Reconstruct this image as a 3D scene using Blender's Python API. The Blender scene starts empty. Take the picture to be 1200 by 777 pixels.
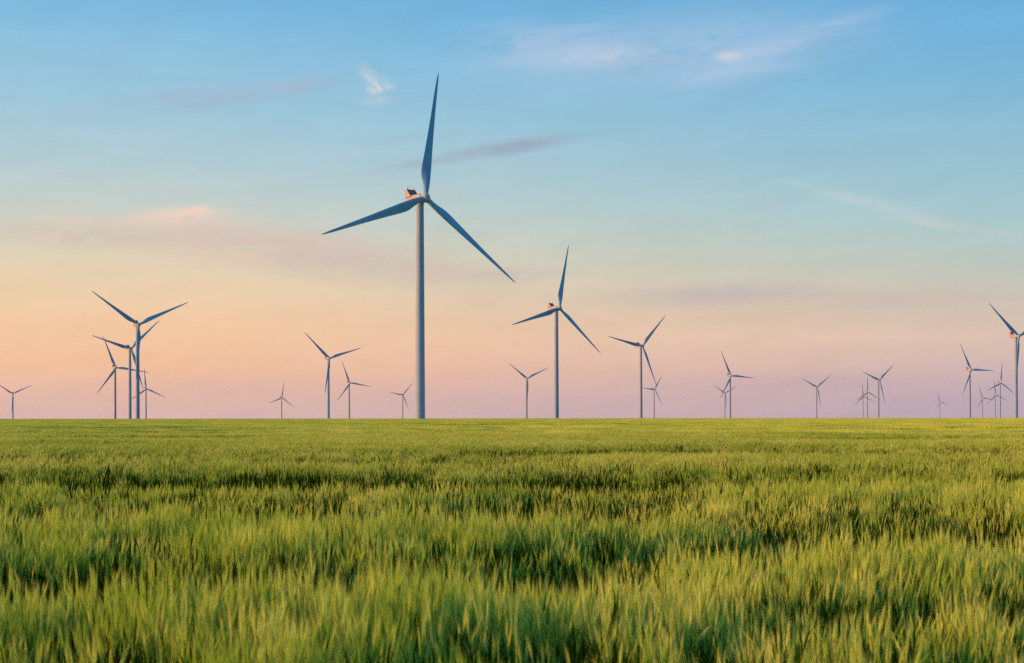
import bpy, bmesh, math, random
import numpy as np
from mathutils import Vector, Matrix, Euler

R = math.radians
rng = np.random.default_rng(7)
random.seed(7)
scene = bpy.context.scene
col = scene.collection
EYE = 1.9


def lin(r, g, b):
    f = lambda c: c / 12.92 if c <= 0.04045 else ((c + 0.055) / 1.055) ** 2.4
    return (f(r / 255), f(g / 255), f(b / 255), 1.0)


# ------------------------------------------------------------------ render / colour management
scene.render.engine = 'CYCLES'
scene.cycles.max_bounces = 8
scene.cycles.diffuse_bounces = 3
scene.cycles.transmission_bounces = 4
scene.cycles.volume_bounces = 1
scene.cycles.use_denoising = False
scene.cycles.use_adaptive_sampling = False
scene.cycles.sample_clamp_indirect = 2.0
scene.view_settings.view_transform = 'Standard'
scene.view_settings.look = 'None'
scene.view_settings.exposure = 0.17
scene.view_settings.gamma = 1.0
scene.view_settings.use_curve_mapping = False

# ------------------------------------------------------------------ sun direction
SUN_EL = R(11)
SUN_AZ = R(-100.0)            # measured from +Y (view direction) towards +X: the sun stands left, slightly behind
sun_dir = Vector((math.sin(SUN_AZ) * math.cos(SUN_EL), math.cos(SUN_AZ) * math.cos(SUN_EL), math.sin(SUN_EL)))
sl = bpy.data.lights.new('sun', 'SUN')
sl.energy = 5.0
sl.angle = R(0.5)
sl.color = (1.0, 0.44, 0.18)
so = bpy.data.objects.new('sun', sl)
so.rotation_euler = sun_dir.to_track_quat('Z', 'Y').to_euler()
so.location = (-60, -20, 60)
col.objects.link(so)

# ------------------------------------------------------------------ node helpers
class NT:
    def __init__(s, tree):
        s.t = tree
        s.n = tree.nodes
        s.l = tree.links

    def new(s, typ, **kw):
        n = s.n.new(typ)
        for k, v in kw.items():
            setattr(n, k, v)
        return n

    def put(s, sock, v):
        if isinstance(v, bpy.types.NodeSocket):
            s.l.new(v, sock)
        elif v is not None:
            sock.default_value = v

    def math(s, op, a, b=None, c=None, clamp=False):
        n = s.new('ShaderNodeMath', operation=op, use_clamp=clamp)
        s.put(n.inputs[0], a)
        if b is not None:
            s.put(n.inputs[1], b)
        if c is not None:
            s.put(n.inputs[2], c)
        return n.outputs[0]

    def rng(s, v, a, b, c=0.0, d=1.0, smooth=True):
        n = s.new('ShaderNodeMapRange', interpolation_type='SMOOTHSTEP' if smooth else 'LINEAR')
        s.put(n.inputs[0], v)
        for i, q in enumerate((a, b, c, d)):
            n.inputs[1 + i].default_value = q
        return n.outputs[0]

    def mix(s, f, a, b, blend='MIX'):
        n = s.new('ShaderNodeMix', data_type='RGBA', blend_type=blend)
        s.put(n.inputs[0], f)
        s.put(n.inputs[6], a)
        s.put(n.inputs[7], b)
        return n.outputs[2]

    def ramp(s, f, stops, interp='LINEAR'):
        n = s.new('ShaderNodeValToRGB')
        cr = n.color_ramp
        cr.interpolation = interp
        while len(cr.elements) < len(stops):
            cr.elements.new(0.5)
        for e, (p, c) in zip(cr.elements, stops):
            e.position = p
            e.color = c
        s.put(n.inputs[0], f)
        return n.outputs[0]

    def noise(s, vec, scale, detail=4.0, rough=0.55, dist=0.0):
        n = s.new('ShaderNodeTexNoise')
        s.put(n.inputs['Vector'], vec)
        n.inputs['Scale'].default_value = scale
        n.inputs['Detail'].default_value = detail
        n.inputs['Roughness'].default_value = rough
        n.inputs['Distortion'].default_value = dist
        return n.outputs[0]

    def xyz(s, x, y, z):
        n = s.new('ShaderNodeCombineXYZ')
        s.put(n.inputs[0], x)
        s.put(n.inputs[1], y)
        s.put(n.inputs[2], z)
        return n.outputs[0]


# ------------------------------------------------------------------ sky
def build_world():
    w = bpy.data.worlds.new('World')
    scene.world = w
    w.use_nodes = True
    w.node_tree.nodes.clear()
    N = NT(w.node_tree)
    out = N.new('ShaderNodeOutputWorld')
    bg = N.new('ShaderNodeBackground')
    bg.inputs['Strength'].default_value = 0.1
    N.l.new(bg.outputs[0], out.inputs[0])
    sky = N.new('ShaderNodeTexSky', sky_type='NISHITA')
    sky.sun_disc = False
    sky.sun_elevation = SUN_EL
    sky.sun_rotation = SUN_AZ
    sky.altitude = 100
    sky.dust_density = 1.5
    tc = N.new('ShaderNodeTexCoord')
    sep = N.new('ShaderNodeSeparateXYZ')
    N.l.new(tc.outputs['Generated'], sep.inputs[0])
    x, y, z = sep.outputs
    DEG = 180 / math.pi
    el = N.math('MULTIPLY', N.math('ARCSINE', z), DEG)
    az = N.math('MULTIPLY', N.math('ARCTAN2', x, y), DEG)
    t = N.math('DIVIDE', el, 90.0, clamp=True)

    def stops(lst):
        return [(e / 90.0, lin(*c)) for e, c in lst]
    left = N.ramp(t, stops([
        (0.0, (230, 190, 182)), (0.9, (239, 193, 173)), (1.9, (250, 196, 160)), (3.4, (251, 204, 162)),
        (5.2, (240, 212, 176)), (6.9, (220, 212, 188)), (8.3, (200, 211, 204)), (10.0, (180, 207, 214)),
        (12.2, (158, 202, 222)), (14.0, (144, 197, 225)), (15.6, (126, 188, 226)), (17.5, (108, 174, 222)), (24, (84, 146, 205)),
        (40, (80, 136, 190)), (90, (112, 156, 190))]))
    right = N.ramp(t, stops([
        (0.0, (190, 173, 193)), (0.9, (197, 176, 189)), (1.9, (212, 185, 184)), (3.1, (225, 197, 182)),
        (4.4, (208, 194, 180)), (5.6, (193, 200, 190)), (7.2, (172, 203, 204)), (8.9, (156, 199, 212)),
        (11.0, (142, 192, 216)), (13.0, (122, 184, 219)), (15.2, (108, 178, 222)), (17.5, (96, 166, 217)), (24, (74, 138, 200)),
        (40, (70, 128, 186)), (90, (112, 156, 190))]))
    base = N.mix(N.rng(az, -13, 20, smooth=False), left, right)
    warm = N.ramp(t, [(0.0, (1.05, 0.50, 0.26, 1)), (0.06, (1.15, 0.66, 0.34, 1)), (0.14, (0.86, 0.68, 0.5, 1)),
                      (0.3, (0.30, 0.44, 0.55, 1)), (1.0, (0.11, 0.25, 0.42, 1))])
    dusk = N.ramp(t, [(0.0, (0.14, 0.20, 0.36, 1)), (0.05, (0.05, 0.30, 0.58, 1)), (0.12, (0.006, 0.36, 0.70, 1)),
                      (0.3, (0.002, 0.31, 0.68, 1)), (0.55, (0.01, 0.23, 0.50, 1)), (1.0, (0.11, 0.25, 0.42, 1))])
    aaz = N.math('ABSOLUTE', az)
    base = N.mix(N.rng(aaz, 26, 80), base, dusk)
    wdot = N.math('ABSOLUTE', N.math('SUBTRACT', az, -88.0))
    base = N.mix(N.rng(wdot, 62, 22, 0.0, 0.95), base, warm)

    # thin cirrus, laid out in the sky's own azimuth / elevation (degrees)
    vec = N.xyz(az, el, 0.0)

    def mapped(a0, e0, rot, sx, sy):
        m = N.new('ShaderNodeMapping', vector_type='TEXTURE')
        N.l.new(vec, m.inputs[0])
        m.inputs[1].default_value = (a0, e0, 0)
        m.inputs[2].default_value = (0, 0, R(rot))
        m.inputs[3].default_value = (sx, sy, 1)
        return m.outputs[0]
    streak = mapped(0, 0, 5, 4.2, 0.9)
    n1 = N.noise(streak, 1.0, 6.0, 0.6, 0.5)
    tuft = mapped(0, 0, -35, 1.5, 0.5)
    n2 = N.noise(tuft, 1.6, 6.0, 0.62, 0.8)
    fine = N.noise(mapped(0, 0, 8, 1.2, 0.35), 1.3, 5.0, 0.6, 0.4)

    def blob(base, a0, e0, rot, sx, sy, colr, k, nz, lo, hi):
        v = mapped(a0, e0, rot, sx, sy)
        # ragged edge: the noise pushes the outline about
        ln = N.new('ShaderNodeVectorMath', operation='LENGTH')
        N.l.new(v, ln.inputs[0])
        d = N.math('ADD', ln.outputs['Value'], N.math('MULTIPLY', N.math('SUBTRACT', fine, 0.5), 0.9))
        m = N.rng(d, 1.15, 0.1)
        m = N.math('MULTIPLY', m, N.rng(nz, lo, hi))
        m = N.math('MULTIPLY', m, k)
        return N.mix(m, base, lin(*colr))

    def px(X, Y):
        a = math.atan2(X - 600, 1667)
        return math.degrees(a), math.degrees(math.atan((490 - Y) * math.cos(a) / 1667))
    C = [
        # X, Y, rot, half sizes (deg), colour, strength, noise, lo, hi
        (790, 62, 4, 9.5, 2.1, (184, 203, 227), 0.62, fine, 0.05, 0.75),
        (640, 52, 2, 4.0, 1.2, (178, 200, 226), 0.6, n1, 0.35, 0.6),
        (960, 45, 12, 3.2, 0.9, (180, 200, 226), 0.55, n1, 0.35, 0.65),
        (900, 58, 13, 3.6, 0.6, (194, 206, 229), 0.22, n1, 0.25, 0.65),
        (975, 32, 15, 3.2, 0.4, (184, 203, 230), 0.3, fine, 0.2, 0.65),
        (700, 66, 3, 3.0, 0.55, (200, 210, 228), 0.7, fine, 0.25, 0.65),
        (850, 88, 8, 3.0, 0.4, (186, 204, 226), 0.6, fine, 0.25, 0.65),
        (860, 64, 2, 1.7, 0.3, (206, 211, 228), 0.3, fine, 0.25, 0.6),
        (215, 264, 3, 3.6, 0.7, (232, 206, 194), 0.7, n1, 0.2, 0.6),
        (380, 285, -5, 4.0, 0.6, (218, 198, 190), 0.6, fine, 0.25, 0.65),
        (855, 66, 0, 0.7, 0.3, (228, 217, 224), 0.45, n2, 0.2, 0.55),
        (436, 92, -42, 1.0, 0.42, (236, 224, 222), 0.5, n2, 0.22, 0.72),
        (447, 102, 20, 0.7, 0.34, (232, 224, 224), 0.5, n2, 0.25, 0.6),
        (440, 118, 5, 1.0, 0.25, (214, 212, 220), 0.4, n2, 0.3, 0.6),
        (250, 112, 8, 6.2, 0.62, (166, 182, 206), 0.7, fine, 0.2, 0.7),
        (350, 100, 12, 1.6, 0.5, (176, 182, 204), 0.5, fine, 0.3, 0.65),
        (600, 172, 7, 3.3, 0.36, (156, 170, 190), 0.85, fine, 0.22, 0.5),
        (505, 190, 9, 3.2, 0.3, (166, 180, 200), 0.75, fine, 0.3, 0.6),
        (205, 252, 6, 2.5, 0.45, (246, 214, 194), 0.85, fine, 0.2, 0.62),
        (228, 246, 12, 0.8, 0.2, (252, 212, 190), 0.9, fine, 0.25, 0.5),
        (90, 256, 0, 2.2, 0.22, (236, 204, 188), 0.6, fine, 0.35, 0.6),
        (300, 286, -4, 6.5, 1.0, (218, 192, 182), 0.8, n1, 0.22, 0.62),
        (110, 275, -1, 5.5, 0.6, (220, 196, 184), 0.75, fine, 0.28, 0.62),
        (450, 314, -3, 6.0, 0.9, (208, 188, 182), 0.8, n1, 0.22, 0.62),
        (250, 300, -2, 4.0, 0.5, (236, 204, 180), 0.5, fine, 0.35, 0.65),
        (845, 346, 1, 6.0, 0.62, (190, 180, 182), 0.7, n1, 0.25, 0.6),
        (1040, 352, 1, 5.0, 0.5, (196, 182, 180), 0.5, n1, 0.32, 0.6),
        (600, 322, 2, 3.2, 0.42, (196, 188, 184), 0.55, fine, 0.3, 0.6),
        (555, 441, 3, 2.3, 0.28, (238, 178, 166), 0.5, fine, 0.25, 0.55),
        (320, 372, 2, 4.5, 0.45, (248, 204, 164), 0.6, n1, 0.35, 0.6),
        (640, 386, 0, 6.0, 0.4, (236, 196, 164), 0.5, n1, 0.35, 0.6),
        (1020, 238, -16, 4.0, 0.30, (198, 211, 215), 0.62, fine, 0.2, 0.6),
        (1090, 262, -13, 1.8, 0.22, (204, 211, 211), 0.62, fine, 0.2, 0.55),
        (1150, 270, -9, 1.6, 0.16, (196, 204, 204), 0.6, fine, 0.3, 0.55),
        (1000, 180, 2, 6.0, 0.7, (150, 188, 210), 0.5, n1, 0.3, 0.6),
        (930, 448, 0, 6.0, 0.5, (186, 166, 180), 0.5, n1, 0.32, 0.6),
        (250, 452, 1, 7.0, 0.5, (222, 180, 172), 0.5, n1, 0.35, 0.6),
    ]
    for X, Y, rot, sx, sy, cc, k, nz, lo, hi in C:
        a0, e0 = px(X, Y)
        base = blob(base, a0, e0, rot, sx, sy, cc, k, nz, lo, hi)
    # a breath of unevenness over the whole sky, then onto the Background's scale
    uneven = N.rng(n1, 0.3, 0.7, 0.965, 1.035, smooth=False)
    base = N.mix(1.0, base, uneven, 'MULTIPLY')
    ten = N.mix(1.0, base, (8.95, 8.95, 8.95, 1), 'MULTIPLY')
    tint = N.mix(0.06, ten, sky.outputs[0])
    N.l.new(tint, bg.inputs['Color'])


build_world()

# ------------------------------------------------------------------ materials
def mat(name):
    m = bpy.data.materials.new(name)
    m.use_nodes = True
    m.node_tree.nodes.clear()
    N = NT(m.node_tree)
    out = N.new('ShaderNodeOutputMaterial')
    return m, N, out


def paint(name, c, rough=0.45, var=0.05, scale=0.25, spec=0.35):
    m, N, out = mat(name)
    p = N.new('ShaderNodeBsdfPrincipled')
    tc = N.new('ShaderNodeTexCoord')
    n = N.noise(tc.outputs['Object'], scale, 5.0, 0.6)
    dark = tuple(v * (1 - 2.2 * var) for v in c) + (1,)
    lite = tuple(min(1, v * (1 + var)) for v in c) + (1,)
    N.l.new(N.mix(N.rng(n, 0.3, 0.7), dark, lite), p.inputs['Base Color'])
    N.l.new(N.rng(n, 0.3, 0.7, rough - 0.06, rough + 0.08), p.inputs['Roughness'])
    p.inputs['Specular IOR Level'].default_value = spec
    N.l.new(p.outputs[0], out.inputs[0])
    return m


M_TOWER = paint('tower_paint_shade_blue', (0.34, 0.46, 0.58), 0.55, 0.05, 0.12, 0.08)  # skylight blue of the shaded side is mixed into this paint colour
M_BLADE = paint('blade_gelcoat_shade_blue', (0.22, 0.48, 0.61), 0.55, 0.05, 0.1, 0.1)  # light grey gelcoat, with the blue of its shade put into the colour
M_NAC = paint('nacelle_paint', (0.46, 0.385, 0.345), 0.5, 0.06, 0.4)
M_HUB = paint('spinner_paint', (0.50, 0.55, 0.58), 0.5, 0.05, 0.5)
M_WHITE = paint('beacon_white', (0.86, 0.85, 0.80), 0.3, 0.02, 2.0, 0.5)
M_STEEL = paint('steel', (0.35, 0.36, 0.37), 0.4, 0.08, 2.0)


def radiator_mat():
    m, N, out = mat('radiator_fins')
    p = N.new('ShaderNodeBsdfPrincipled')
    tc = N.new('ShaderNodeTexCoord')
    wv = N.new('ShaderNodeTexWave', wave_type='BANDS', bands_direction='X')
    N.l.new(tc.outputs['Object'], wv.inputs['Vector'])
    wv.inputs['Scale'].default_value = 1.2
    N.l.new(N.mix(wv.outputs['Fac'], (0.12, 0.09, 0.12, 1), (0.24, 0.19, 0.22, 1)), p.inputs['Base Color'])
    p.inputs['Roughness'].default_value = 0.6
    N.l.new(p.outputs[0], out.inputs[0])
    return m


M_RAD = radiator_mat()


def plant_mat(name, c_a, c_b, c_dry, trans, rough=0.55, dry_lo=0.62):
    """Leaf-like surface: field-scale patches of greener and yellower crop, each clump a little different."""
    m, N, out = mat(name)
    geo = N.new('ShaderNodeNewGeometry')
    oi = N.new('ShaderNodeObjectInfo')
    big = N.noise(geo.outputs['Position'], 0.09, 3.0, 0.55)
    mid = N.noise(geo.outputs['Position'], 1.3, 2.0, 0.5)
    fin = N.noise(geo.outputs['Position'], 9.0, 2.0, 0.5)
    f = N.math('ADD', N.math('MULTIPLY', big, 0.7), N.math('MULTIPLY', mid, 0.45))
    f = N.math('ADD', f, N.math('MULTIPLY', N.math('SUBTRACT', oi.outputs['Random'], 0.5), 0.18))
    f = N.math('ADD', f, N.math('MULTIPLY', N.math('SUBTRACT', fin, 0.5), 0.5))
    c = N.mix(N.rng(f, 0.38, 0.78), c_a + (1,), c_b + (1,))
    c = N.mix(N.rng(N.noise(geo.outputs['Position'], 17.0, 1.0, 0.5), dry_lo, dry_lo + 0.1, 0, 0.85), c, c_dry + (1,))
    p = N.new('ShaderNodeBsdfDiffuse')
    N.l.new(c, p.inputs['Color'])
    p.inputs['Roughness'].default_value = rough
    tr = N.new('ShaderNodeBsdfTranslucent')
    N.l.new(N.mix(1.0, c, (1.15, 1.1, 0.6, 1), 'MULTIPLY'), tr.inputs['Color'])
    mx = N.new('ShaderNodeMixShader')
    mx.inputs[0].default_value = trans
    N.l.new(p.outputs[0], mx.inputs[1])
    N.l.new(tr.outputs[0], mx.inputs[2])
    N.l.new(mx.outputs[0], out.inputs[0])
    return m


M_EAR = plant_mat('barley_ear', (0.25, 0.46, 0.030), (0.57, 0.66, 0.11), (0.50, 0.36, 0.15), 0.25, 0.55, 0.66)
M_AWN = plant_mat('barley_awn', (0.49, 0.69, 0.09), (0.86, 0.91, 0.27), (0.52, 0.40, 0.17), 0.35, 0.45, 0.66)
M_LEAF = plant_mat('barley_leaf', (0.016, 0.052, 0.001), (0.056, 0.122, 0.003), (0.34, 0.24, 0.08), 0.2, 0.5, 0.70)
M_STEM = plant_mat('barley_stem', (0.022, 0.065, 0.002), (0.075, 0.145, 0.005), (0.36, 0.27, 0.10), 0.2, 0.5, 0.68)


def soil_mat():
    m, N, out = mat('soil_and_undergrowth')
    geo = N.new('ShaderNodeNewGeometry')
    p = N.new('ShaderNodeBsdfPrincipled')
    a = N.noise(geo.outputs['Position'], 0.6, 6.0, 0.6)
    b = N.noise(geo.outputs['Position'], 7.0, 4.0, 0.6)
    f = N.math('ADD', N.math('MULTIPLY', a, 0.5), N.math('MULTIPLY', b, 0.5))
    N.l.new(N.ramp(f, [(0.3, (0.030, 0.026, 0.012, 1)), (0.5, (0.045, 0.050, 0.016, 1)), (0.7, (0.060, 0.075, 0.018, 1))]), p.inputs['Base Color'])
    p.inputs['Roughness'].default_value = 0.9
    p.inputs['Specular IOR Level'].default_value = 0.1
    bp = N.new('ShaderNodeBump')
    bp.inputs['Strength'].default_value = 0.6
    bp.inputs['Distance'].default_value = 0.05
    N.l.new(b, bp.inputs['Height'])
    N.l.new(bp.outputs[0], p.inputs['Normal'])
    N.l.new(p.outputs[0], out.inputs[0])
    return m


M_SOIL = soil_mat()

# ------------------------------------------------------------------ where the turbines stand: x, y, ground height, yaw, rotor turn, label
TURBINES = [
    (-43.2, 668.9, 0.2, 35.5, 8.7, 'tallest and nearest white wind turbine, its rotor high in the blue sky'),
    (40.9, 1312.6, -1.6, 37.0, 12.7, 'second-tallest wind turbine, right of the giant one, one blade pointing almost straight up'),
    (185.8, 2051.0, 1.0, 27.5, 42.0, 'mid-sized wind turbine whose lower blade reaches down to a tiny turbine behind it'),
    (473.9, 4746.4, -6.5, 32.5, 34.0, 'tiny wind turbine under the lower blade tip of a mid-sized one, one blade level'),
    (34.0, 3311.9, -10.0, 29.0, 65.0, 'small Y-shaped wind turbine standing alone between the two tallest towers'),
    (-410.4, 5340.1, -14.5, 24.5, 41.0, 'tiny wind turbine close beside the left of the giant tower'),
    (-419.4, 3664.0, -11.0, 31.0, 99.5, 'small wind turbine just right of a mid-sized Y-shaped one, upper blade leaning left'),
    (-298.7, 2314.5, -5.0, 35.0, 72.5, 'mid-sized Y-shaped wind turbine left of the giant one, third blade hanging along its tower'),
    (-858.5, 5301.0, -24.5, 31.5, 9.0, 'tiny faint wind turbine alone, right of the left cluster, one blade straight up'),
    (-406.4, 1544.1, -1.0, 30.0, 64.5, 'tallest wind turbine of the cluster on the left, rotor in a Y above its neighbours'),
    (-544.7, 2028.1, -3.0, 38.0, 46.0, 'second-tallest wind turbine of the left cluster, tower just left of the tallest'),
    (-712.0, 2552.1, -11.0, 35.0, 98.0, 'wind turbine with leftmost tower of left cluster, one blade passing behind two other towers'),
    (-1028.8, 3998.1, -18.5, 27.0, 115.0, 'smallest wind turbine of the left cluster, half behind the tallest tower on its right side'),
    (-1506.2, 4292.6, -27.0, 23.5, 64.5, 'small Y-shaped wind turbine at the far left edge of the field, left of the cluster'),
    (478.9, 3123.4, -10.0, 27.0, 94.5, 'taller wind turbine of an overlapping pair, one blade level to the right'),
    (836.7, 5592.4, -5.0, 24.5, 61.5, 'smaller Y-shaped wind turbine of an overlapping pair, behind the taller one\'s lower blade'),
    (907.6, 4239.8, -10.5, 24.0, 54.0, 'lone small Y-shaped wind turbine between the overlapping pair and the tight group of three'),
    (1523.3, 6174.9, -9.5, 21.0, 114.5, 'shortest wind turbine of the tight group of three, with the leftmost tower'),
    (1272.5, 5096.1, -10.0, 21.5, 0.0, 'middle wind turbine of the tight group of three, one blade straight up'),
    (903.0, 3505.4, -9.5, 27.5, 50.0, 'tallest wind turbine of the tight group of three, with the rightmost tower'),
    (2402.8, 7991.3, -15.0, 23.0, 101.0, 'tiniest and faintest wind turbine, alone right of the tight group of three'),
    (928.8, 2886.5, -5.5, 28.0, 91.5, 'mid-sized wind turbine near the right edge, one blade level above smaller turbines'),
    (2117.6, 6405.8, -13.5, 21.5, 99.0, 'smallest and leftmost of three small wind turbines beside the tower on the right edge'),
    (1857.9, 5471.3, -14.5, 23.5, 114.0, 'middle of three small wind turbines beside the right edge, blade behind the largest'),
    (1408.1, 4104.1, -2.0, 19.5, 6.5, 'largest of three small wind turbines beside the right edge, one blade straight up'),
    (616.8, 1741.0, -3.0, 23.5, 70.5, 'wind turbine at the right edge, partly cut off, one blade reaching up to the left'),
]
HUB = 105.0
OVER = 4.8
TILT = R(-5)


# ------------------------------------------------------------------ terrain
def smooth(t):
    t = np.clip(t, 0, 1)
    return t * t * (3 - 2 * t)


TP = np.array([(t[0], t[1], t[2]) for t in TURBINES])


def g0(d):
    return smooth(d / 900.0) * 1.0 - 15.0 * (1 - np.exp(-np.maximum(d - 900, 0) / 1500.0))


def ground_z(x, y):
    x = np.asarray(x, float)
    y = np.asarray(y, float)
    d = np.hypot(x, y)
    z = g0(d)
    for tx, ty, tz in TP[1:]:
        res = tz - g0(math.hypot(tx, ty))
        z = z + res * np.exp(-((x - tx) ** 2 + (y - ty) ** 2) / (2 * 170.0 ** 2))
    return z


def link_mesh(name, verts, faces, mats, idx=None, smooth_shade=False, parent=None, link=True):
    me = bpy.data.meshes.new(name)
    me.from_pydata([tuple(v) for v in verts], [], faces)
    for m in mats:
        me.materials.append(m)
    if idx is not None:
        me.polygons.foreach_set('material_index', np.asarray(idx, np.int32))
    if smooth_shade:
        me.polygons.foreach_set('use_smooth', [True] * len(me.polygons))
    me.update()
    o = bpy.data.objects.new(name, me)
    if link:
        col.objects.link(o)
    if parent is not None:
        o.parent = parent
    return o


def polar_ground():
    rs = [0.0] + list(np.geomspace(2, 900, 60)) + list(np.linspace(960, 9000, 150)) + [10000, 11500, 13000]
    na = 240
    V, F = [(0, 0, 0)], []
    for r in rs[1:]:
        a = np.linspace(0, 2 * math.pi, na, endpoint=False)
        xs, ys = r * np.sin(a), r * np.cos(a)
        zs = ground_z(xs, ys)
        V += list(zip(xs, ys, zs))
    for j in range(na):
        F.append((0, 1 + (j + 1) % na, 1 + j))
    for i in range(len(rs) - 2):
        b0, b1 = 1 + i * na, 1 + (i + 1) * na
        for j in range(na):
            k = (j + 1) % na
            F.append((b0 + j, b0 + k, b1 + k, b1 + j))
    o = link_mesh('ground', V, F, [M_SOIL], smooth_shade=True)
    o['kind'] = 'structure'
    o['label'] = 'flat farmland soil under the barley'
    return o


polar_ground()

# ------------------------------------------------------------------ wind turbine prototype
def bm_obj(name, bm, m, parent, smooth_shade=True, angle=40):
    bmesh.ops.recalc_face_normals(bm, faces=bm.faces[:])
    me = bpy.data.meshes.new(name)
    bm.to_mesh(me)
    bm.free()
    me.materials.append(m)
    if smooth_shade:
        me.polygons.foreach_set('use_smooth', [True] * len(me.polygons))
        me.set_sharp_from_angle(angle=R(angle))
    o = bpy.data.objects.new(name, me)
    col.objects.link(o)
    o.parent = parent
    return o


def lathe(bm, prof, seg=48, mtx=Matrix()):
    rings = []
    for r, z in prof:
        if r < 1e-5:
            rings.append([bm.verts.new(mtx @ Vector((0, 0, z)))])
        else:
            rings.append([bm.verts.new(mtx @ Vector((r * math.cos(2 * math.pi * k / seg), r * math.sin(2 * math.pi * k / seg), z))) for k in range(seg)])
    for a, b in zip(rings, rings[1:]):
        for k in range(seg):
            k2 = (k + 1) % seg
            if len(a) == 1 and len(b) == 1:
                continue
            if len(a) == 1:
                bm.faces.new((a[0], b[k2], b[k]))
            elif len(b) == 1:
                bm.faces.new((a[k], a[k2], b[0]))
            else:
                bm.faces.new((a[k], a[k2], b[k2], b[k]))


def bev_prism(bm, prof, w0, w1, bevel=0.0, seg=2):
    """prof: (y, z) outline of a side view, extruded along x from w0 to w1."""
    a = [bm.verts.new((w0, y, z)) for y, z in prof]
    b = [bm.verts.new((w1, y, z)) for y, z in prof]
    fs = [bm.faces.new(a), bm.faces.new(b[::-1])]
    n = len(prof)
    for i in range(n):
        fs.append(bm.faces.new((a[i], b[i], b[(i + 1) % n], a[(i + 1) % n])))
    bmesh.ops.recalc_face_normals(bm, faces=fs)
    if bevel:
        es = {e for f in fs for e in f.edges}
        bmesh.ops.bevel(bm, geom=list(es), offset=bevel, segments=seg, affect='EDGES', profile=0.5)


def make_tower(root):
    bm = bmesh.new()
    prof = []
    for k in range(5):
        z0, z1 = 102.6 * k / 5, 102.6 * (k + 1) / 5
        for q in range(5):
            z = z0 + (z1 - z0) * q / 4
            r = 2.36 - 0.54 * (z / 102.6)
            if q == 0 and k > 0:
                prof += [(r + 0.05, z + 0.0), (r + 0.05, z + 0.16)]
                prof.append((r, z + 0.17))
            else:
                prof.append((r, z - (0.01 if q == 4 else 0)))
    prof = [(2.36, -2.5)] + prof + [(1.98, 102.7), (1.98, 103.25), (0, 103.25)]
    lathe(bm, prof, 56)
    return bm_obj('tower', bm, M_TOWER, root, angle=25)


def make_nacelle(root):
    bm = bmesh.new()
    # side outline; the rotor looks along -Y
    prof = [(-2.7, 103.45), (-2.95, 104.2), (-2.95, 106.0), (-2.5, 106.9), (4.0, 107.15), (9.0, 107.15), (10.1, 106.2), (10.0, 104.4), (8.4, 103.35), (0.5, 103.2)]
    bev_prism(bm, prof, -1.95, 1.95, 0.32, 3)
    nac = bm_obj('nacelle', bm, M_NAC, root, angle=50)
    # the roof cooler: two swept side plates with a dark radiator between them
    for s in (-1, 1):
        bm = bmesh.new()
        x0 = s * 2.35
        bev_prism(bm, [(4.4, 106.6), (10.3, 106.3), (9.3, 107.7), (10.6, 110.3), (8.1, 110.4), (6.3, 108.5)], x0 - 0.12, x0 + 0.12, 0.06, 2)
        if s == -1 or s == 1:
            pl = bm_obj('cooler_plate', bm, M_NAC, nac, angle=30)
    bm = bmesh.new()
    bev_prism(bm, [(6.2, 107.2), (6.7, 107.2), (8.6, 110.15), (8.15, 110.15)], -2.2, 2.2, 0.04, 1)
    bm_obj('radiator', bm, M_RAD, nac, angle=30)
    bm = bmesh.new()
    bev_prism(bm, [(8.1, 110.17), (8.85, 110.17), (8.85, 110.42), (8.1, 110.42)], -2.2, 2.2, 0.05, 1)
    bm_obj('cooler_rail', bm, M_NAC, nac, angle=30)
    for x in (-1.75, 1.75):
        bm = bmesh.new()
        lathe(bm, [(0, 110.42), (0.30, 110.42), (0.30, 110.62), (0.42, 110.66), (0.46, 111.1), (0.36, 111.34), (0, 111.42)], 16, Matrix.Translation((x, 8.55, 0)))
        bm_obj('beacon', bm, M_WHITE, nac, angle=40)
    for x in (-0.55, 0.65):
        bm = bmesh.new()
        lathe(bm, [(0, 110.4), (0.05, 110.4), (0.045, 112.2), (0, 112.2)], 8, Matrix.Translation((x, 8.55, 0)))
        lathe(bm, [(0, 112.2), (0.16, 112.22), (0.16, 112.4), (0, 112.45)], 8, Matrix.Translation((x, 8.55, 0)))
        bm_obj('wind_sensor', bm, M_STEEL, nac, angle=40)
    bm = bmesh.new()
    lathe(bm, [(1.75, 2.75), (1.75, 3.35), (0, 3.35)], 32, Matrix.Translation((0, 0, HUB)) @ Matrix.Rotation(TILT, 4, 'X') @ Matrix.Rotation(R(90), 4, 'X'))
    bm_obj('main_bearing_collar', bm, M_STEEL, nac, angle=40)
    return nac


def rotor_matrix(a):
    return Matrix.Translation((0, -OVER, HUB)) @ Matrix.Rotation(TILT, 4, 'X') @ Matrix.Rotation(a, 4, 'Y')


def make_hub(root):
    bm = bmesh.new()
    mt = Matrix.Rotation(R(90), 4, 'X')       # local z -> -Y (forward)
    lathe(bm, [(0, -1.6), (1.9, -1.6), (2.1, -1.3), (2.25, -0.3), (2.2, 0.5), (2.0, 1.2), (1.6, 1.8), (1.05, 2.25), (0.45, 2.45), (0, 2.48)], 40, mt)
    for k in range(3):                         # blade root sockets
        a = Matrix.Rotation(k * 2 * math.pi / 3, 4, 'Y')
        lathe(bm, [(1.45, 0.6), (1.45, 2.2), (1.35, 2.3), (0.0, 2.3)], 28, a)
    return bm_obj('hub', bm, M_HUB, root, angle=35)


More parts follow.
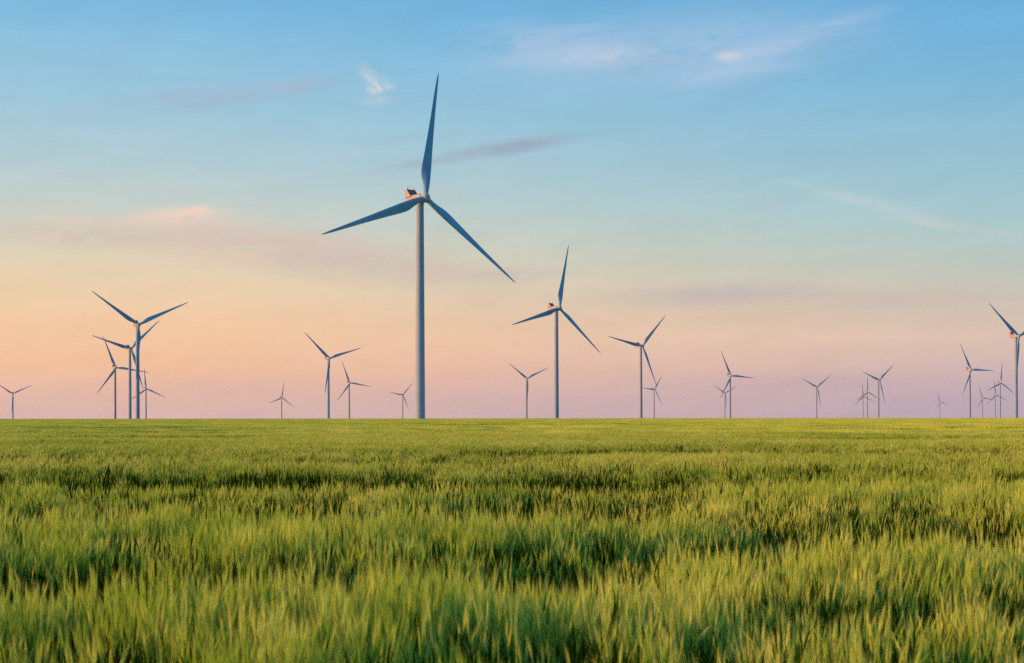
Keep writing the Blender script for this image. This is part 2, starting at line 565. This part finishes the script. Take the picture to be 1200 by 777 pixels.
def make_blade(root):
    L = 61.0
    st = [ # r, chord, relative thickness, twist deg, x of pitch axis on chord
        (1.6, 2.2, 1.0, 18), (3.0, 2.2, 1.0, 18), (5.0, 2.55, .84, 17), (7.5, 3.3, .60, 15.5), (10.0, 3.95, .44, 13.5), (12.5, 4.2, .36, 11.5),
        (16, 4.0, .31, 9), (21, 3.5, .27, 6.5), (27, 2.95, .245, 4.5), (33, 2.45, .225, 3), (39, 2.02, .21, 2), (45, 1.65, .20, 1), (51, 1.28, .19, 0.5),
        (55.5, 0.98, .18, 0), (58.5, 0.68, .18, -.3), (60.4, 0.36, .18, -.5), (61.0, 0.06, .18, -.5)]
    nseg = 24
    bm = bmesh.new()
    rings = []
    for r, c, th, tw in st:
        c *= 1.12
        f = min(1, max(0, (r - 3.0) / 9.0))
        f = f * f * (3 - 2 * f)
        ring = []
        for k in range(nseg):
            a = 2 * math.pi * k / nseg
            # circle -> airfoil blend; +x is the leading edge
            cx, cy = 0.5 * c * math.cos(a), 0.5 * c * th * math.sin(a)
            s = 0.5 - 0.5 * math.cos(a)       # 0 at LE .. 1 at TE
            yt = 5 * th * c * (0.2969 * math.sqrt(max(s, 0)) - 0.126 * s - 0.3516 * s * s + 0.2843 * s ** 3 - 0.1036 * s ** 4)
            ax = c * (0.32 - s)
            ay = yt if a <= math.pi else -yt * 0.8
            camber = 0.03 * c * 4 * s * (1 - s)
            X = cx * (1 - f) + ax * f
            Y = cy * (1 - f) + (ay + camber) * f
            t = R(tw + 4)
            xr = X * math.cos(t) + Y * math.sin(t)
            yr = -X * math.sin(t) + Y * math.cos(t)
            pre = -(r * math.tan(R(1.3)) + 1.1 * (r / L) ** 2.2)     # coned and bent into the wind
            ring.append(bm.verts.new((xr, yr + pre, r)))
        rings.append(ring)
    for a, b in zip(rings, rings[1:]):
        for k in range(nseg):
            k2 = (k + 1) % nseg
            bm.faces.new((a[k], a[k2], b[k2], b[k]))
    bm.faces.new(rings[0][::-1])
    bm.faces.new(rings[-1])
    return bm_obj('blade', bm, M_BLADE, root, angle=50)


def tag(o, label=None, cat=None, group=None, kind=None):
    for k, v in (('label', label), ('category', cat), ('group', group), ('kind', kind)):
        if v:
            o[k] = v


def make_turbine():
    root = bpy.data.objects.new('wind_turbine', None)
    root.empty_display_size = 5
    col.objects.link(root)
    make_tower(root)
    make_nacelle(root)
    h = make_hub(root)
    b = make_blade(root)
    for _ in range(2):
        c = b.copy()
        col.objects.link(c)
        c.parent = root
    return root


def copy_tree(o, parent=None):
    c = o.copy()
    col.objects.link(c)
    c.parent = parent
    for ch in list(o.children):
        copy_tree(ch, c)
    return c


proto = make_turbine()
roots = [proto] + [copy_tree(proto) for _ in TURBINES[1:]]
for rt, (x, y, z, yaw, ph, lab) in zip(roots, TURBINES):
    rt.location = (x, y, z)
    rt.rotation_euler = (0, 0, R(yaw))
    tag(rt, lab, 'wind turbine', 'white wind turbines across the barley field')
    k = 0
    for ch in rt.children:
        if ch.name.startswith('blade'):
            ch.matrix_local = rotor_matrix(R(ph + 120 * k))
            k += 1
        elif ch.name.startswith('hub'):
            ch.matrix_local = rotor_matrix(R(ph))

# ------------------------------------------------------------------ barley
class MB:
    def __init__(s):
        s.v, s.f, s.m = [], [], []

    def tube(s, pts, rad, n, mi, cap=False):
        pts = [np.asarray(p, float) for p in pts]
        rings = []
        for i, p in enumerate(pts):
            d = pts[min(i + 1, len(pts) - 1)] - pts[max(i - 1, 0)]
            d = d / (np.linalg.norm(d) + 1e-9)
            u = np.cross(d, (0.31, 0.9, 0.2))
            u /= np.linalg.norm(u) + 1e-9
            w = np.cross(d, u)
            base = len(s.v)
            for k in range(n):
                a = 2 * math.pi * k / n
                s.v.append(p + rad[i] * (math.cos(a) * u + math.sin(a) * w))
            rings.append(base)
        for a, b in zip(rings, rings[1:]):
            for k in range(n):
                k2 = (k + 1) % n
                s.f.append((a + k, a + k2, b + k2, b + k))
                s.m.append(mi)

    def tri(s, a, b, c, mi):
        i = len(s.v)
        s.v += [a, b, c]
        s.f.append((i, i + 1, i + 2))
        s.m.append(mi)

    def ribbon(s, pts, wid, side, mi):
        base = len(s.v)
        for p, w, sd in zip(pts, wid, side):
            s.v.append(p - sd * w * 0.5)
            s.v.append(p + sd * w * 0.5)
        for i in range(len(pts) - 1):
            a = base + 2 * i
            s.f.append((a, a + 1, a + 3, a + 2))
            s.m.append(mi)


PM = [M_EAR, M_AWN, M_LEAF, M_STEM]


def rot_about(v, k, a):
    return v * math.cos(a) + np.cross(k, v) * math.sin(a) + k * np.dot(k, v) * (1 - math.cos(a))


def plant(mb, x, y, rg, lod, ear_p=1.0, dh=0.0):
    eared = rg.random() < ear_p
    h = rg.normal(0.70, 0.045) + dh
    lean = rg.normal(0, 0.04)
    az = rg.uniform(0, 2 * math.pi)
    dirv = np.array((math.cos(az), math.sin(az), 0))
    bend = abs(rg.normal(0.015, 0.03))

    def at(t):
        return np.array((x, y, 0)) + dirv * (lean * h * t + bend * t ** 3) + np.array((0, 0, h * t))
    top = at(1.0)
    d = at(1.0) - at(0.9)
    d /= np.linalg.norm(d)
    side = np.cross(d, (0, 0, 1.0)) if abs(d[2]) < 0.999 else np.array((1.0, 0, 0))
    side /= np.linalg.norm(side) + 1e-9
    nod = rg.uniform(0.0, 0.28) * (1 if rg.random() < 0.85 else 3.0)
    kax = np.cross((0, 0, 1.0), dirv)
    if lod == 0:
        ts = (0.0, 0.4, 0.75, 1.0)
        mb.tube([at(t) for t in ts], [0.0022, 0.002, 0.0017, 0.0014], 3, 3)
        # leaves
        for t0 in (0.35, 0.58, 0.8):
            if rg.random() < 0.12:
                continue
            la = rg.uniform(0, 2 * math.pi)
            ld = np.array((math.cos(la), math.sin(la), 0))
            ll = rg.uniform(0.14, 0.26)
            p0 = at(t0)
            up = rg.uniform(0.6, 1.1)
            droop = rg.uniform(0.3, 1.5)
            pts, wid, sd = [], [], []
            sv = np.cross(ld, (0, 0, 1.0))
            for q in (0, .3, .6, .85, 1.0):
                p = p0 + ld * ll * (q * (0.35 + 0.5 * q)) + np.array((0, 0, ll * (up * q - droop * 0.55 * q * q * q)))
                pts.append(p)
                wid.append(0.010 * (1 - q ** 2.5) + 0.0008)
                sd.append(rot_about(sv, ld, rg.uniform(-.2, .2) + q * 0.9))
            mb.ribbon(pts, wid, sd, 2)
        if not eared:                       # still in the flag-leaf stage: two erect leaves instead of an ear
            for _ in range(2):
                la = rg.uniform(0, 2 * math.pi)
                ld = np.array((math.cos(la), math.sin(la), 0))
                ll = rg.uniform(0.12, 0.24)
                sv = np.cross(ld, (0, 0, 1.0))
                k = rg.uniform(0.15, 0.5)
                pts = [top + ld * ll * k * q ** 1.6 + np.array((0, 0, ll * (q - 0.25 * q * q))) for q in (0, .35, .7, 1.0)]
                mb.ribbon(pts, [0.008, 0.012, 0.009, 0.0008], [sv] * 4, 2)
            return
        # ear
        el = rg.uniform(0.065, 0.095)
        pts = []
        p = top.copy()
        dd = d.copy()
        for i in range(5):
            pts.append(p.copy())
            dd = rot_about(dd, kax, nod / 5)
            p = p + dd * el / 4
        mb.tube(pts, [0.0020, 0.0050, 0.0056, 0.0044, 0.0016], 5, 0)
        # awns
        for i in range(24):
            q = rg.uniform(0.1, 1.0) * 3.99
            b = pts[int(q)] + (pts[min(int(q) + 1, 4)] - pts[int(q)]) * (q - int(q))
            a = rg.uniform(0, 2 * math.pi)
            perp = rot_about(side, d, a)
            spread = rg.uniform(0.02, 0.15)
            al = rg.uniform(0.09, 0.15)
            tip = b + (dd * math.cos(spread) + perp * math.sin(spread)) * al
            ws = rot_about(side, d, a + 1.4) * 0.0015
            mb.tri(b - ws, b + ws, tip, 1)
    elif lod == 1:
        mb.tube([at(0.15), at(1.0)], [0.003, 0.002], 3, 3)
        for t0 in (0.45, 0.78):
            la = rg.uniform(0, 2 * math.pi)
            ld = np.array((math.cos(la), math.sin(la), 0))
            ll = rg.uniform(0.16, 0.28)
            p0 = at(t0)
            sv = np.cross(ld, (0, 0, 1.0))
            pts = [p0, p0 + ld * ll * .3 + np.array((0, 0, ll * .45)), p0 + ld * ll * .85 + np.array((0, 0, ll * rg.uniform(.1, .7)))]
            mb.ribbon(pts, [0.015, 0.016, 0.002], [sv, sv, rot_about(sv, ld, .7)], 2)
        if not eared:
            la = rg.uniform(0, 2 * math.pi)
            ld = np.array((math.cos(la), math.sin(la), 0))
            sv = np.cross(ld, (0, 0, 1.0))
            ll = rg.uniform(0.14, 0.24)
            mb.ribbon([top, top + ld * ll * .12 + np.array((0, 0, ll * .5)), top + ld * ll * .4 + np.array((0, 0, ll * .9))], [0.014, 0.016, 0.002], [sv] * 3, 2)
            return
        dd = rot_about(d, kax, nod * 0.6)
        mb.tube([top, top + dd * 0.05, top + dd * 0.10], [0.003, 0.0075, 0.003], 4, 0)
        for i in range(5):
            a = rg.uniform(0, 2 * math.pi)
            perp = rot_about(side, d, a)
            b = top + dd * rg.uniform(0.03, 0.09)
            tip = b + (dd + perp * rg.uniform(0.08, 0.26)) * rg.uniform(0.09, 0.14)
            ws = rot_about(side, d, a + 1.4) * 0.0022
            mb.tri(b - ws, b + ws, tip, 1)
    else:
        s = 1.0 if lod == 2 else 2.2
        dd = rot_about(d, kax, nod * 0.5)
        if rg.random() < 0.22 or not eared:
            mb.tube([at(0.35), at(0.85)], [0.014 * s, 0.010 * s], 3, 2)
        mb.tube([at(0.8), top + dd * 0.04, top + dd * 0.20], [0.006 * s, 0.014 * s, 0.002], 3, 1 if eared else 2)


def clump(name, size, n, lod, seed, ear_p=1.0):
    rg = np.random.default_rng(seed)
    mb = MB()
    i = 0
    while i < n:
        cx, cy = rg.uniform(-size / 2, size / 2), rg.uniform(-size / 2, size / 2)
        dh = rg.normal(0, 0.055) if lod < 2 else rg.normal(0, 0.03)
        for _ in range(rg.integers(3, 7) if lod < 2 else 1):       # a few tillers from one root
            plant(mb, cx + rg.normal(0, 0.018), cy + rg.normal(0, 0.018), rg, lod, ear_p, dh)
            i += 1
    o = link_mesh(name, mb.v, mb.f, PM, mb.m, link=False)
    return o


ZONES = [  # y0, y1, spacing, clump size, plants, lod, variants
    (3.4, 22.0, 0.215, 0.34, 32, 0, 16),
    (22.0, 90.0, 0.52, 0.66, 90, 1, 8),
    (90.0, 420.0, 2.2, 2.7, 800, 2, 6),
    (420.0, 1010.0, 5.2, 6.2, 1500, 3, 5),
]


# crop height: soft waves across the field, in the run of the drill rows, with the dips and ridges the wind has laid
def vnoise(x, y, seed):
    r = np.random.default_rng(seed)
    tab = r.random((256, 256))
    xi, yi = np.floor(x).astype(int), np.floor(y).astype(int)
    fx, fy = x - xi, y - yi
    fx, fy = fx * fx * (3 - 2 * fx), fy * fy * (3 - 2 * fy)
    g = lambda i, j: tab[i % 256, j % 256]
    return (g(xi, yi) * (1 - fx) + g(xi + 1, yi) * fx) * (1 - fy) + (g(xi, yi + 1) * (1 - fx) + g(xi + 1, yi + 1) * fx) * fy


BANDS = [  # distance, half depth, height change, x from, x to (metres), slope
    (6.7, 0.5, 0.10, -4, 1.2, 0.0), (9.2, 1.0, -0.38, -5.5, 1.3, 0.03), (12.1, 0.9, 0.18, -9, 1.6, 0.0),
    (15.7, 1.4, -0.32, -8, 2.0, 0.02), (19.5, 1.1, 0.10, -9, 2.0, 0.0), (23.8, 1.7, -0.32, -9, 4, 0.03),
    (7.5, 0.45, -0.22, 1.2, 4.5, 0.0), (9.3, 0.7, 0.12, 1.2, 4.6, 0.05), (12.3, 1.3, -0.32, 1.6, 7, 0.05),
    (18.0, 1.5, 0.12, 2, 9, 0.0), (22.5, 1.5, -0.28, 3, 11, 0.0), (28.0, 1.8, 0.08, -14, 12, 0.0),
    (34, 2.5, -0.17, -16, 3, 0.02), (45, 3.5, -0.15, -5, 14, 0.03),
    (72, 5, -0.30, 11, 40, 0.02), (62, 4, -0.2, 3, 11, 0.0), (78, 6, -0.24, -32, -9, 0.0), (98, 8, -0.22, -12, 5, 0.0),
    (55, 3.5, -0.16, -22, -8, 0.0), (130, 12, -0.2, 20, 60, 0.0), (150, 14, -0.2, -60, -20, 0.0), (210, 20, -0.2, -30, 50, 0.0),
]


def crop_h(x, y):
    lg = np.log(np.maximum(y, 1.0))
    w = np.maximum(y, 4.0)
    a = vnoise(x / (0.35 * w ** 0.9) + 11.3, lg * 9.0 + x / w * 1.2, 3) - 0.5        # broad bands
    b = vnoise(x / 1.1 + 40.7, y / 0.8 + 5.1, 5) - 0.5
    c = vnoise(x / 4.0 + 7.7, y / 2.2 + 15.1, 8) - 0.5
    b2 = vnoise(x / 0.42 + 3.7, y / 0.5 + 8.1, 12) - 0.5
    h = 1.0 + 0.30 * a + 0.12 * b + 0.14 * c + 0.18 * b2 * smooth((40 - y) / 20)
    for D, dw, amp, xa, xb, sl in BANDS:
        if D >= 30:
            amp *= 1.7
        lat = smooth((x - xa) / (0.12 * D)) * smooth((xb - x) / (0.12 * D))
        wob = 0.35 * dw * (vnoise(x / (0.12 * D) + D, y * 0 + D, 21) - 0.5) * 2
        h = h + amp * lat * np.exp(-((y - D - sl * x - wob) / dw) ** 2)
    h = 1.0 + (h - 1.0) / (1.0 + (y / 140.0) ** 1.5)
    return np.clip(h, 0.5, 1.25)


def barley():
    P, K, ROT, SCL = [], [], [], []
    kind = 0
    kinds = []
    for zi, (y0, y1, sp, size, n, lod, nv) in enumerate(ZONES):
        prot = [clump('barley', size, n, lod, 100 * zi + 17 + v) for v in range(nv)]
        nu = nv // 2                        # clumps still short of ears, for the greener hollows
        prot += [clump('barley', size, n, lod, 100 * zi + 57 + v, 0.22) for v in range(nu)]
        for p in prot:
            tag(p, 'dense green barley with pale bearded ears covering the whole field', None, None, 'stuff')
        ys = np.arange(y0, y1, sp)
        for yy in ys:
            half = 0.375 * yy + 2.6 + 0.02 * yy
            xs = np.arange(-half, half, sp)
            jx = xs + rng.uniform(-.42, .42, len(xs)) * sp
            jy = yy + rng.uniform(-.42, .42, len(xs)) * sp
            hh = crop_h(jx, jy)
            gz = ground_z(jx, jy)
            green = np.clip(smooth((1.0 - hh) / 0.20) * 0.9 + 0.58 * smooth((48 - jy) / 38) * smooth((1.12 - hh) / 0.12), 0, 0.93)
            rz = rng.uniform(0, 2 * math.pi, len(xs))
            # gentle common lean (breeze) plus local sway, turned into each clump's own frame
            sway = (vnoise(jx / 2.3 + 3, jy / 2.3 + 9, 31) - 0.5) * 0.26
            tk = min(1.0, 0.3 / size)
            tx = (rng.normal(0, 0.03, len(xs)) + sway * 0.2 + 0.01) * tk
            ty = (rng.normal(0, 0.03, len(xs)) + sway * 0.3 + 0.02) * tk
            for i in range(len(xs)):
                P.append((jx[i], jy[i], gz[i] - 0.01))
                K.append(kind + (nv + int(rng.integers(nu)) if rng.random() < green[i] else int(rng.integers(nv))))
                # tilt about world axes after the turn about z
                m = Euler((tx[i], ty[i], 0)).to_matrix() @ Matrix.Rotation(rz[i], 3, 'Z')
                e = m.to_euler()
                ROT.append((e.x, e.y, e.z))
                s = rng.uniform(0.92, 1.08) * (0.8 if lod == 0 else 1.0)
                SCL.append((s, s, hh[i] * (1 + rng.uniform(-0.05, 0.05) * tk)))
        kinds += prot
        kind += nv + nu
    me = bpy.data.meshes.new('barley_field')
    me.from_pydata(P, [], [])
    at = me.attributes.new('clump_kind', 'INT', 'POINT')
    at.data.foreach_set('value', np.asarray(K, np.int32))
    at = me.attributes.new('clump_turn', 'FLOAT_VECTOR', 'POINT')
    at.data.foreach_set('vector', np.asarray(ROT, np.float32).ravel())
    at = me.attributes.new('clump_size', 'FLOAT_VECTOR', 'POINT')
    at.data.foreach_set('vector', np.asarray(SCL, np.float32).ravel())
    o = bpy.data.objects.new('barley_field', me)
    col.objects.link(o)
    tag(o, 'dense green barley with pale bearded ears covering the whole field', 'barley crop', None, 'stuff')
    ng = bpy.data.node_groups.new('barley_scatter', 'GeometryNodeTree')
    ng.interface.new_socket('Geometry', in_out='INPUT', socket_type='NodeSocketGeometry')
    ng.interface.new_socket('Geometry', in_out='OUTPUT', socket_type='NodeSocketGeometry')
    N = NT(ng)
    gi, go = N.new('NodeGroupInput'), N.new('NodeGroupOutput')
    na = lambda nm, ty: (lambda n: (setattr(n, 'data_type', ty), setattr(n.inputs[0], 'default_value', nm), n)[2])(N.new('GeometryNodeInputNamedAttribute'))
    ak, ar, asz = na('clump_kind', 'INT'), na('clump_turn', 'FLOAT_VECTOR'), na('clump_size', 'FLOAT_VECTOR')
    e2r = N.new('FunctionNodeEulerToRotation')
    N.l.new(ar.outputs[0], e2r.inputs[0])
    join = N.new('GeometryNodeJoinGeometry')
    for i, p in enumerate(kinds):
        oi = N.new('GeometryNodeObjectInfo')
        oi.inputs['Object'].default_value = p
        oi.inputs['As Instance'].default_value = False
        cmp_ = N.new('FunctionNodeCompare', data_type='INT', operation='EQUAL')
        N.l.new(ak.outputs[0], cmp_.inputs[2])
        cmp_.inputs[3].default_value = i
        iop = N.new('GeometryNodeInstanceOnPoints')
        N.l.new(gi.outputs[0], iop.inputs['Points'])
        N.l.new(cmp_.outputs[0], iop.inputs['Selection'])
        N.l.new(oi.outputs['Geometry'], iop.inputs['Instance'])
        N.l.new(e2r.outputs[0], iop.inputs['Rotation'])
        N.l.new(asz.outputs[0], iop.inputs['Scale'])
        N.l.new(iop.outputs[0], join.inputs[0])
    N.l.new(join.outputs[0], go.inputs[0])
    md = o.modifiers.new('scatter', 'NODES')
    md.node_group = ng
    print('barley clumps', len(P))


barley()

# ------------------------------------------------------------------ air
def haze():
    bm = bmesh.new()
    bmesh.ops.create_cube(bm, size=1.0)
    me = bpy.data.meshes.new('haze')
    bm.to_mesh(me)
    bm.free()
    o = bpy.data.objects.new('haze', me)
    zb, zt = -45.0, 185.0
    o.scale = (27000, 27000, zt - zb)
    o.location = (0, 0, (zb + zt) / 2)
    col.objects.link(o)
    m, N, out = mat('thin_evening_haze')
    v = N.new('ShaderNodeVolumePrincipled')
    v.inputs['Color'].default_value = (0.86, 0.86, 0.92, 1)
    v.inputs['Density'].default_value = HAZE
    v.inputs['Anisotropy'].default_value = 0.1
    N.l.new(v.outputs[0], out.inputs['Volume'])
    me.materials.append(m)
    o['kind'] = 'stuff'
    o['label'] = 'thin mauve evening haze over the plain'


HAZE = 2.2e-5
haze()

# ------------------------------------------------------------------ camera
cam = bpy.data.cameras.new('camera')
cam.sensor_width = 36.0
cam.lens = 36.0 * 1667 / 1200
cam.shift_y = (490.4 - 388.5) / 1200
cam.clip_start = 0.1
cam.clip_end = 60000
cam.dof.use_dof = True
cam.dof.focus_distance = 30.0
cam.dof.aperture_fstop = 5.0
co = bpy.data.objects.new('camera', cam)
co.location = (0, 0, EYE)
co.rotation_euler = (R(90), 0.0011, 0)
col.objects.link(co)
scene.camera = co
